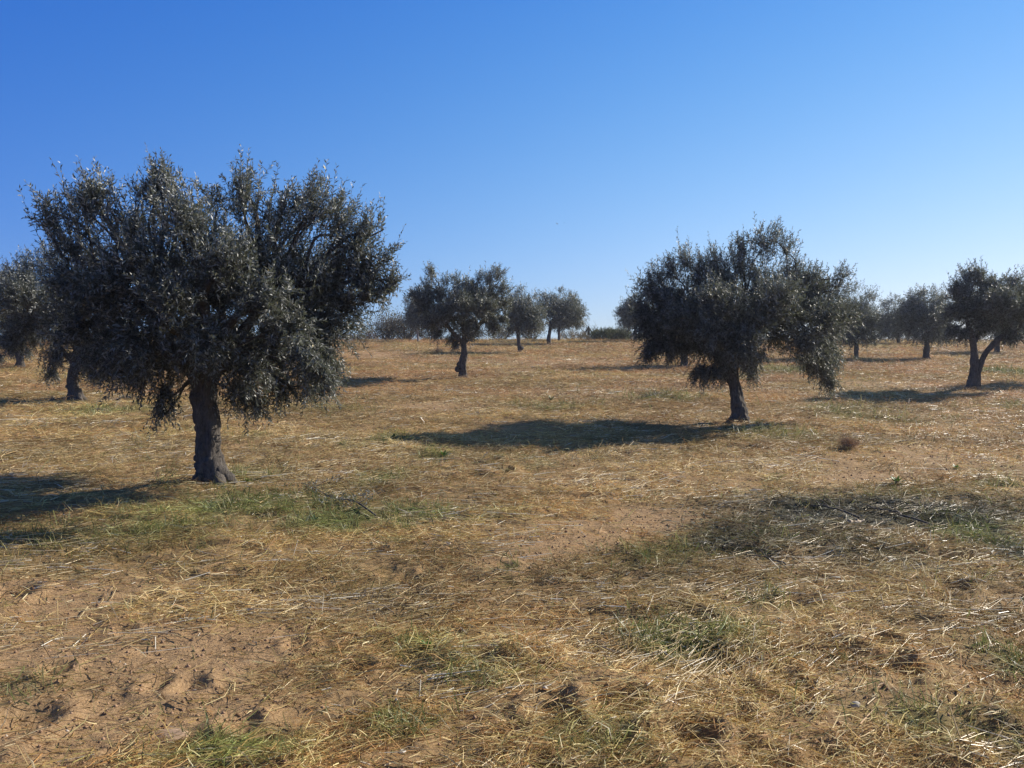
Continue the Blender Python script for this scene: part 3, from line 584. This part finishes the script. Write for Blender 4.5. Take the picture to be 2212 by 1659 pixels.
generic('small olive tree with a crooked pale stem, behind the left of the two-tufted olive', 903, 52.0, 872, 938, 622, 712, 1100, 12, 2.3, 11, .09, -3, M_PALE)
generic('olive tree with a bulging knot at its foot, just right of the two-tufted olive', 1122, 41.0, 1096, 1164, 618, 722, 1300, 13, 2.0, 12, .13, -6, knobs=[(1127, 752, .12, 0)])
generic('olive tree with a round crown, right one of the pair in the middle distance', 1185, 50.0, 1160, 1262, 620, 712, 1500, 12, 2.2, 13, .15, 5)
generic('slender olive tree just behind the right tree of the middle distance pair', 1208, 54.5, 1192, 1250, 640, 712, 700, 11, 2.3, 14, .12)
generic('distant olive tree just left of the curtained olive, with two dark stems', 1372, 54.0, 1340, 1412, 630, 712, 1000, 12, 2.3, 15, .13)
generic('olive tree almost hidden behind the left half of the curtained olive', 1478, 30.5, 1430, 1560, 612, 770, 1200, 13, 1.8, 16, .15)
generic('olive tree showing just right of the curtained olive, with a tall narrow crown', 1850, 36.0, 1790, 1896, 606, 750, 1500, 13, 1.9, 17, .14)
generic('low dark olive tree between the curtained olive and the forked one, farthest back', 1940, 50.0, 1894, 1972, 630, 737, 1300, 12, 2.2, 18, .14)
generic('olive tree with a short dark trunk, directly left of the forked olive', 2002, 35.5, 1955, 2062, 606, 748, 1600, 14, 1.9, 19, .16)
generic('olive tree hidden behind the forked olive, showing between its stems', 2155, 41.0, 2110, 2225, 618, 742, 900, 12, 2.0, 20, .15)
generic('olive tree mostly cut off by the right edge of the view', 2305, 23.0, 2222, 2400, 600, 790, 1200, 14, 1.5, 21, .17)

# ------------------------------------------------------------------ hedge plants, shrubs and weeds at the edge of the field
def shrub(name, label, cat, px, Y, w, h, n, seed, cols, ll=.07, lw=.025, up=.5, twigs=30, group=None, wood=None, dens_top=1.0):
    rg = np.random.default_rng(seed); x0 = float(ray(px, 718)[0] / ray(px, 718)[1] * Y); z0 = H1(x0, Y); T = thing(name, (x0, Y, z0 - .02), label, cat, group)
    parts = []
    ends = []
    for k in range(twigs):
        a = rg.random() * 6.28; q = rg.random() ** .6; e = np.array([math.cos(a) * q * w / 2, math.sin(a) * q * w / 2, h * (1 - .55 * q * q) * (.65 + .4 * rg.random())])
        s_ = e * [.15, .15, 0]; m_ = s_ * .5 + e * .5 + rg.normal(size=3) * .06 * h; parts.append(tube([s_, m_, e], [.018 * h, .010 * h, .004 * h], 4, 6)); ends += [m_ * .4 + e * .6, e, m_]
        for q2 in range(3):
            e2 = e * .7 + m_ * .3 + rg.normal(size=3) * [.16, .16, .14] * h; parts.append(tube([m_ * .5 + e * .5, (m_ + e2) / 2 + rg.normal(size=3) * .02, e2], [.007 * h, .005 * h, .003 * h], 3, 4)); ends.append(e2)
    V, Fq, Tr = joinm(parts); mk('stems', V, Fq, wood or M_TWIG, T, tri=Tr)
    if n:
        E = np.array(ends); P = E[rg.integers(0, len(E), n)] + rg.normal(size=(n, 3)) * [.09 * w ** .5, .09 * w ** .5, .09 * h]; P[:, 2] = np.abs(P[:, 2]) + .01
        d = nrm(rg.normal(size=(n, 3)) + [0, 0, up]); sd_ = nrm(np.cross(d, rg.normal(size=(n, 3)))); l = ll * (.6 + .8 * rg.random((n, 1)))
        V = np.stack([P, P + d * l * .5 + sd_ * lw, P + d * l, P + d * l * .5 - sd_ * lw], 1).reshape(-1, 3)
        cc = np.array(cols)[rg.integers(0, len(cols), n)] * (.7 + .6 * rg.random((n, 1))); mk('foliage', V, np.arange(n * 4).reshape(-1, 4), M_SHRUB, T, col=np.repeat(cc, 4, 0))
    return T
BR = [(.07, .055, .04), (.10, .08, .05), (.045, .045, .03), (.12, .09, .06)]
RB = [(.15, .09, .06), (.11, .065, .045), (.19, .12, .08)]
GG = [(.07, .085, .05), (.11, .12, .07), (.16, .16, .10)]
DG = [(.04, .055, .035), (.06, .075, .045), (.08, .095, .06)]
G_ = 'bushes along the edge of the field'
shrub('bush', 'reddish brown bush at the left end of the distant hedge', 'bush', 790, 59, 2.6, 1.0, 2200, 1, RB, group=G_)
shrub('bush', 'low russet bush behind the lowest leaves of the largest olive tree', 'bush', 745, 60, 2.6, .9, 1600, 30, RB, group=G_)
shrub('bush', 'brownish green rounded bush below the sparse pale tree', 'bush', 840, 58, 2.8, 1.9, 4200, 2, BR, group=G_)
shrub('bush', 'tall brown green bush next to the crooked pale stem', 'bush', 878, 57, 2.8, 2.1, 4200, 3, BR, group=G_)
shrub('sapling', 'sparse pale leaved tree rising out of the bushes on the left of the hedge', 'tree', 828, 61, 3.2, 2.7, 1500, 4, [(.19, .21, .13), (.25, .27, .17), (.14, .16, .1)], .12, .03, .4, 12)
shrub('bush', 'dull bush under the left side of the two-tufted olive crown', 'bush', 930, 58, 3.0, 1.6, 3200, 5, BR, group=G_)
shrub('bush', 'dull bush directly behind the trunk of the two-tufted olive', 'bush', 1015, 59, 3.4, 1.3, 2800, 6, BR, group=G_)
shrub('bush', 'brown bush left of the trunk with the bulging knot', 'bush', 1085, 59, 3.0, 1.25, 2600, 7, BR, group=G_)
shrub('bush', 'grey brown bush between the knotted trunk and the round crowned olive', 'bush', 1150, 59, 2.6, 1.3, 2200, 8, BR, group=G_)
shrub('bush', 'straw coloured low bush right of the slender olive', 'bush', 1235, 59.5, 1.8, .8, 1200, 9, [(.3, .25, .16), (.22, .18, .11)], group=G_)
shrub('bare_shrub', 'leafless spreading shrub with arching twigs against the sky', 'shrub', 1272, 59, 2.6, 1.45, 260, 10, BR, .05, .015, .2, 22)
shrub('bush', 'pale grassy tuft in front of the leafless shrub', 'bush', 1262, 58, 1.1, .55, 700, 31, [(.35, .3, .2), (.27, .23, .14)], .16, .01, 1.5, 14, group=G_)
shrub('sapling', 'thin leaning sapling standing up out of the reed bed', 'sapling', 1343, 60.5, .9, 1.7, 260, 11, GG, .09, .02, .4, 5)
shrub('bush', 'brown dry bush beside the stems of the distant olive left of the curtained one', 'bush', 1362, 58, 1.5, .65, 900, 12, [(.24, .19, .12), (.16, .13, .09)], group=G_)
shrub('bush', 'pale brown bush behind the left edge of the curtained olive', 'bush', 1400, 59, 1.8, .7, 900, 13, [(.3, .24, .16), (.2, .16, .1)], group=G_)
for k, (px, w, h, lb) in enumerate([(1480, 3, 1.2, 'dark bush far behind the left part of the curtained olive'), (1600, 3.2, 1.2, 'dark bush far behind the trunk of the curtained olive'), (1700, 3.2, 1.2, 'dark bush far behind the middle right of the curtained olive'), (1905, 2.6, 1.0, 'brown bush in the gap right of the tall narrow crown'),
                                   (2030, 3.2, 1.3, 'dark bush behind the short trunked olive at right'), (2110, 3.2, 1.4, 'dark bush far behind the forked olive'), (2200, 3.2, 1.4, 'dark bush at the right end of the distant hedge'), (1815, 3, 1.1, 'dark bush far behind the hanging foliage curtain'),
                                   (20, 4, 1.5, 'dark bush behind the farthest left olive'), (130, 4, 1.4, 'dark bush far behind the left half hidden olive'), (300, 4, 1.4, 'dark bush far behind the left side of the largest crown'), (620, 3.5, 1.2, 'bush far behind the right side of the largest crown'), (690, 3, 1.1, 'brown bush showing through the right lower leaves of the largest crown')]):
    shrub('bush', lb, 'bush', px, 58.5 if px > 700 else 52, w, h, 1500, 40 + k, BR if k % 2 else DG, group=G_, twigs=18)
def reeds(label, px, Y, w, h, n, seed):
    rg = np.random.default_rng(seed); x0 = float(ray(px, 718)[0] / ray(px, 718)[1] * Y); z0 = H1(x0, Y); T = thing('reed_clump', (x0, Y, z0 - .02), label, 'reeds', 'reed clumps at the edge of the field')
    X, Yy = (rg.random(n) - .5) * w, (rg.random(n) - .5) * 1.2; hh = h * (.55 + .5 * rg.random(n)); lean = rg.normal(size=n) * .12
    P0 = np.stack([X, Yy, 0 * X], -1); P1 = P0 + np.stack([lean * hh, rg.normal(size=n) * .1 * hh, hh], -1); V, Fq = prisms(P0, P1, np.full(n, .012)); mk('canes', V, Fq, M_SHRUB, T, col=np.tile([[.10, .115, .06]], (len(V), 1)))
    m = n * 9; q = rg.integers(0, n, m); t = rg.random((m, 1)) ** .7; P = P0[q] * (1 - t) + P1[q] * t; d = nrm(rg.normal(size=(m, 3)) * [.6, .6, .3] + [.1, 0, .9]); sd_ = nrm(np.cross(d, rg.normal(size=(m, 3)))); l = .3 * (.6 + .7 * rg.random((m, 1)))
    V = np.stack([P, P + d * l * .4 + sd_ * .014, P + d * l, P + d * l * .4 - sd_ * .014], 1).reshape(-1, 3); cc = np.array([(.07, .09, .05), (.12, .14, .08), (.17, .18, .11)])[rg.integers(0, 3, m)]
    mk('foliage', V, np.arange(m * 4).reshape(-1, 4), M_SHRUB, T, col=np.repeat(cc, 4, 0))
reeds('left, greyish clump of the reed bed right of the leafless shrub', 1298, 57, 1.4, .8, 150, 1)
reeds('right, darker clump of the reed bed beside the distant two stemmed olive', 1334, 57.5, 1.7, .8, 260, 2)
# leaning dead trunks in the leafless shrub
x, y = float(ray(1271, 718)[0] / ray(1271, 718)[1] * 58.6), 58.6
T = thing('dead_tree', (x, y, H1(x, y)), 'broken dead tree with two props leaning like a tent in the leafless shrub', 'dead tree')
mk('trunk', *joinm([tube([(0, 0, -.1), (.02, 0, .6), (0, 0, 1.05)], [.1, .09, .06], 8, 8, .3, 1)])[:2], M_BARK, T, smooth=True)
mk('branch', *tube([(-.7, .1, -.05), (-.3, .05, .5), (0, 0, .95)], [.07, .06, .05], 7, 8, .3, 2)[:2], M_BARK, T, smooth=True)
mk('branch', *tube([(.7, -.1, -.05), (.35, 0, .45), (.05, 0, .95)], [.07, .06, .05], 7, 8, .3, 3)[:2], M_BARK, T, smooth=True)
x, y = float(ray(1289, 718)[0] / ray(1289, 718)[1] * 58), 58
T = thing('tree_stump', (x, y, H1(x, y)), 'short dark broken stump between the leafless shrub and the reeds', 'stump')
v_, f_, t_ = joinm([tube([(0, 0, -.1), (.02, 0, .3), (-.02, 0, .6), (-.04, 0, .74)], [.24, .2, .21, .13], 12, 12, .5, 4)]); mk('trunk', v_, f_, M_BARK, T, smooth=True, tri=t_)

# dry shrub, rosettes, stones and prunings on the field
def weed(label, px, py, size, seed, cols, n=26, dry_=False, name='weed', cat='weed'):
    size = size * .75; x, y = gpt(px, py); rg = np.random.default_rng(seed); T = thing(name, (x, y, H1(x, y) - .005), label, cat)
    k = n; a = rg.random(k) * 6.28; el = .25 + rg.random(k) * (1.1 if not dry_ else 1.3); l = size * (.6 + .5 * rg.random(k)); V = []; Fq = []
    for q in range(k):
        d = np.array([math.cos(a[q]) * math.cos(el[q]), math.sin(a[q]) * math.cos(el[q]), math.sin(el[q])]); s_ = np.array([-math.sin(a[q]), math.cos(a[q]), 0]) * size * .10
        p = [np.zeros(3), d * l[q] * .4, d * l[q] * .75 - [0, 0, size * .06], d * l[q] - [0, 0, size * .2]]; ws = [.3, 1, .8, .1]; b = len(V)
        for pp, w_ in zip(p, ws): V += [pp - s_ * w_, pp + s_ * w_ + [0, 0, .02 * size]]
        for e in range(3): Fq.append((b + e * 2, b + e * 2 + 1, b + e * 2 + 3, b + e * 2 + 2))
    c = np.repeat(np.array(cols)[rg.integers(0, len(cols), k)], 8, 0); mk('leaves', V, Fq, M_GREEN, T, col=c)
LG = [(.10, .17, .03), (.14, .22, .05), (.07, .12, .025)]
weed('green leafy weed at the far edge of the dull patch at right', 1937, 1046, .17, 1, LG)
weed('small green weed near the right edge, beyond the dull patch', 2066, 1012, .12, 2, LG)
weed('bright green broad leaved weed in the straw of the near centre', 925, 1400, .10, 3, [(.12, .22, .03), (.16, .26, .05)], 20)
weed('thin green weed standing in front of the two-tufted olive', 1190, 866, .22, 4, [(.1, .12, .04), (.14, .15, .06)], 16)
weed('low green tuft at the left end of the curtained olive shadow', 850, 950, .16, 5, LG)
weed('green tuft rising beside the shadow of the curtained olive', 958, 985, .16, 6, LG, 22)
weed('green tuft at the foot of the largest olive trunk', 535, 1040, .10, 7, [(.12, .2, .04), (.18, .26, .06)], 20)
weed('grey green tuft lying by the pruned branch', 680, 1128, .10, 8, [(.1, .15, .05), (.16, .2, .1)], 20)
def drybush(label, px, py, w, h, seed):
    x, y = gpt(px, py); rg = np.random.default_rng(seed); T = thing('dry_bush', (x, y, H1(x, y) - .01), label, 'dry bush'); parts = []
    for k in range(130):
        a = rg.random() * 6.28; q = rg.random(); e = np.array([math.cos(a) * q * w / 2, math.sin(a) * q * w / 2, h * (.35 + .7 * rg.random()) * (1 - .4 * q)]); m_ = e * [.45, .45, .6] + rg.normal(size=3) * .02
        parts.append(tube([e * [.1, .1, 0], m_, e], [.003, .0022, .001], 3, 5))
        for _ in range(4): parts.append(tube([m_ * .5 + e * .5, e + rg.normal(size=3) * .05], [.0016, .0008], 3, 3))
    V, Fq, Tr = joinm(parts); mk('twigs', V, Fq, mat_plain('russet_twigs', (.34, .21, .12), (.50, .34, .20), 20), T, tri=Tr)
drybush('small russet dry bush standing on bare soil at right, beyond the dull patch', 1833, 975, .34, .16, 1)
drybush('little reddish dry twiggy tuft right of the two-tufted olive foot', 945, 762, .7, .28, 3)
def stone(name, label, px, py, sx, sy, sz_, seed, mat, cat='stone'):
    x, y = gpt(px, py); u = np.linspace(0, 2 * np.pi, 20, endpoint=False); v = np.linspace(-1.45, 1.45, 11); U, Vv = np.meshgrid(u, v)
    d = np.stack([np.cos(U) * np.cos(Vv), np.sin(U) * np.cos(Vv), np.sin(Vv)], -1).reshape(-1, 3); rr = 1 + .35 * (vn3(d[:, 0] * 1.6 + seed, d[:, 1] * 1.6, d[:, 2] * 1.6, seed) - .5) + .12 * (vn3(d[:, 0] * 6, d[:, 1] * 6, d[:, 2] * 6, seed) - .5)
    P = d * rr[:, None] * [sx, sy, sz_]; P[:, 2] += sz_ * .15; f = [(a * 20 + b, a * 20 + (b + 1) % 20, a * 20 + 20 + (b + 1) % 20, a * 20 + 20 + b) for a in range(10) for b in range(20)]
    P = np.vstack([P, [[0, 0, P[:20, 2].mean()]], [[0, 0, P[-20:, 2].mean()]]]); t = [(220, (b + 1) % 20, b) for b in range(20)] + [(221, 200 + b, 200 + (b + 1) % 20) for b in range(20)]
    o = mk(name, P, f, mat, smooth=True, tri=t); o.location = (x, y, H1(x, y)); tag(o, label, cat); return o
stone('stone', 'small round grey stone on bare soil at lower right', 1848, 1524, .022, .02, .017, 1, M_STONE)
stone('rock', 'flat sandy rock half sunk in the soil at lower left', 368, 1592, .075, .05, .016, 2, M_ROCK, 'rock')
stone('stone', 'pale pinkish stone on the soil left of the middle of the view', 966, 1178, .03, .02, .018, 3, mat_plain('pink_stone', (.42, .33, .28), (.55, .46, .4), 20))
stone('stone', 'small white stone on the grass at the bottom, left of centre', 870, 1625, .014, .012, .01, 4, mat_plain('white_stone', (.6, .57, .52), (.7, .68, .62), 20))
stone('stone', 'tan flat stone right of centre beyond the dull patch', 1632, 1056, .05, .035, .022, 5, M_ROCK)
def stick(name, label, p0, p1, r_, mat, seed, cat, sub=0, leaves=False, bow=.06):
    (x0, y0), (x1, y1) = gpt(*p0), gpt(*p1); rg = np.random.default_rng(seed); T = thing(name, (x0, y0, H1(x0, y0)), label, cat); z0 = H1(x0, y0)
    n = 7; P = []
    for k in range(n):
        t = k / (n - 1); x, y = x0 + (x1 - x0) * t, y0 + (y1 - y0) * t; P.append(np.array([x - x0, y - y0, H1(x, y) - z0 + r_ + .012 + bow * t * (1 - t) * 2]) + rg.normal(size=3) * [.015, .015, .004])
    v_, f_, t_ = tube(P, [r_ * (1 - .6 * k / n) for k in range(n)], 7, 22, .25, seed); mk('stem', v_, f_, mat, T, smooth=True, tri=t_)
    if sub:
        parts = []; tips = []
        for k in range(sub):
            a = P[1 + int(rg.integers(0, n - 2))]; d = nrm(np.array(P[-1]) - P[0]) * .5 + rg.normal(size=3) * [.6, .6, .12]; L_ = .10 + .22 * rg.random(); b = a + nrm(d) * L_; b[2] = abs(b[2] - a[2]) * .5 + a[2] + .015
            parts.append(tube([a, (a + b) / 2 + [0, 0, .012], b], [r_ * .4, r_ * .3, r_ * .15], 4, 6)); tips += [(a + b) / 2, b]
        [mk('side_twig', a_, b_, mat, T, tri=c_) for (a_, b_, c_) in parts]
        if leaves:
            s = len(tips); P0 = np.array(tips); D = nrm(rg.normal(size=(s, 3)) * [1, 1, .2]); V, Fq, c = shoots(rg, P0, D, np.full(s, .16), 9, .05, .011, np.full(s, .05), 0); V[:, 2] = np.maximum(V[:, 2], .0); mk('leaves', V, Fq, M_LEAF, T, col=c)
stick('pruned_branch', 'cut olive branch with grey leaves lying on the green grass right of the largest trunk', (810, 1120), (655, 1050), .008, M_TWIG, 1, 'fallen branch', 16, True)
stick('pruned_branch', 'dead twiggy branch lying in the middle of the dull patch at right', (1855, 1118), (1740, 1090), .009, M_TWIG, 2, 'fallen branch', 10)
stick('pruned_branch', 'long dark stick lying in the dull patch, nearer the right edge', (2000, 1135), (1870, 1098), .009, M_TWIG, 3, 'fallen branch', 8)
stick('pruned_branch', 'thin dark twig at the near side of the dull patch', (1700, 1222), (1610, 1200), .006, M_TWIG, 4, 'fallen branch', 5)
stick('cut_log', 'short pale cut piece of wood lying in the dull patch', (1834, 1133), (1868, 1124), .02, M_CUT, 5, 'log', 0, False, 0)
stick('pruned_branch', 'leafy olive prunings in the shadow left of the half hidden olive trunk', (150, 862), (80, 880), .012, M_TWIG, 6, 'fallen branch', 16, True)
stick('pruned_branch', 'leafy olive prunings lying right of the half hidden olive trunk', (235, 868), (290, 862), .012, M_TWIG, 7, 'fallen branch', 14, True)
stick('pruned_branch', 'leafy prunings on the ground left of the curtained olive trunk', (1380, 862), (1460, 852), .012, M_TWIG, 8, 'fallen branch', 16, True)

# ------------------------------------------------------------------ the air
me = bpy.data.meshes.new('haze'); hx, hy0, hy1, hz0, hz1 = 260, -40, 420, -14, 7
me.from_pydata([(x, y, z) for x in (-hx, hx) for y in (hy0, hy1) for z in (hz0, hz1)], [], [(0, 1, 3, 2), (4, 6, 7, 5), (0, 4, 5, 1), (2, 3, 7, 6), (0, 2, 6, 4), (1, 5, 7, 3)])
m = bpy.data.materials.new('haze_air'); m.use_nodes = True; N = m.node_tree.nodes; N.clear(); out = N.new('ShaderNodeOutputMaterial'); v = N.new('ShaderNodeVolumePrincipled')
v.inputs['Color'].default_value = (.82, .90, 1, 1); v.inputs['Density'].default_value = .0006; v.inputs['Anisotropy'].default_value = .35; m.node_tree.links.new(v.outputs[0], out.inputs['Volume'])
me.materials.append(m); o = bpy.data.objects.new('haze', me); C.objects.link(o); tag(o, 'thin pale haze hanging in the air over the whole grove', 'haze', kind='stuff')

# ------------------------------------------------------------------ two birds in the sky
def bird(label, px, py, Y, size, rot):
    p = unproj(px, py, Y); T = thing('bird', tuple(p), label, 'bird', 'birds in the sky'); T.rotation_euler = rot
    v_, f_, t_ = tube([(-.5 * size, 0, 0), (-.3 * size, 0, 0), (0, 0, 0), (.3 * size, 0, .02 * size), (.5 * size, 0, .01 * size)], [.02 * size, .07 * size, .11 * size, .08 * size, .02 * size], 10, 14); mk('body', v_, f_, M_BIRD, T, smooth=True, tri=t_)
    for s in (-1, 1):
        P = np.array([(.15, 0, .02), (.22, .35, .12), (.02, .75, .05), (-.12, .4, .10), (-.15, 0, .02)]) * size; P[:, 1] *= s; Q = P - [0, 0, .02 * size]
        V = np.vstack([P, Q]); tt = [(0, 1, 3), (0, 3, 4), (1, 2, 3), (5, 8, 6), (5, 9, 8), (6, 8, 7)]; ff = [(a, (a + 1) % 5, (a + 1) % 5 + 5, a + 5) for a in range(5)]; mk('wing', V, ff, M_BIRD, T, tri=tt)
    V = np.array([(-.45, 0, 0), (-.75, .12, 0), (-.70, 0, 0), (-.75, -.12, 0), (-.45, 0, .02), (-.75, .12, .02), (-.70, 0, .02), (-.75, -.12, .02)]) * size; mk('tail', V, [(0, 1, 2, 3), (7, 6, 5, 4), (0, 1, 5, 4), (2, 3, 7, 6)], M_BIRD, T)
bird('left and larger of the two dark birds high above the centre', 1203, 483, 60, .17, (.2, -.8, 2.3))
bird('right and smaller of the two dark birds high above the centre', 1219, 481, 75, .12, (.3, .5, .6))
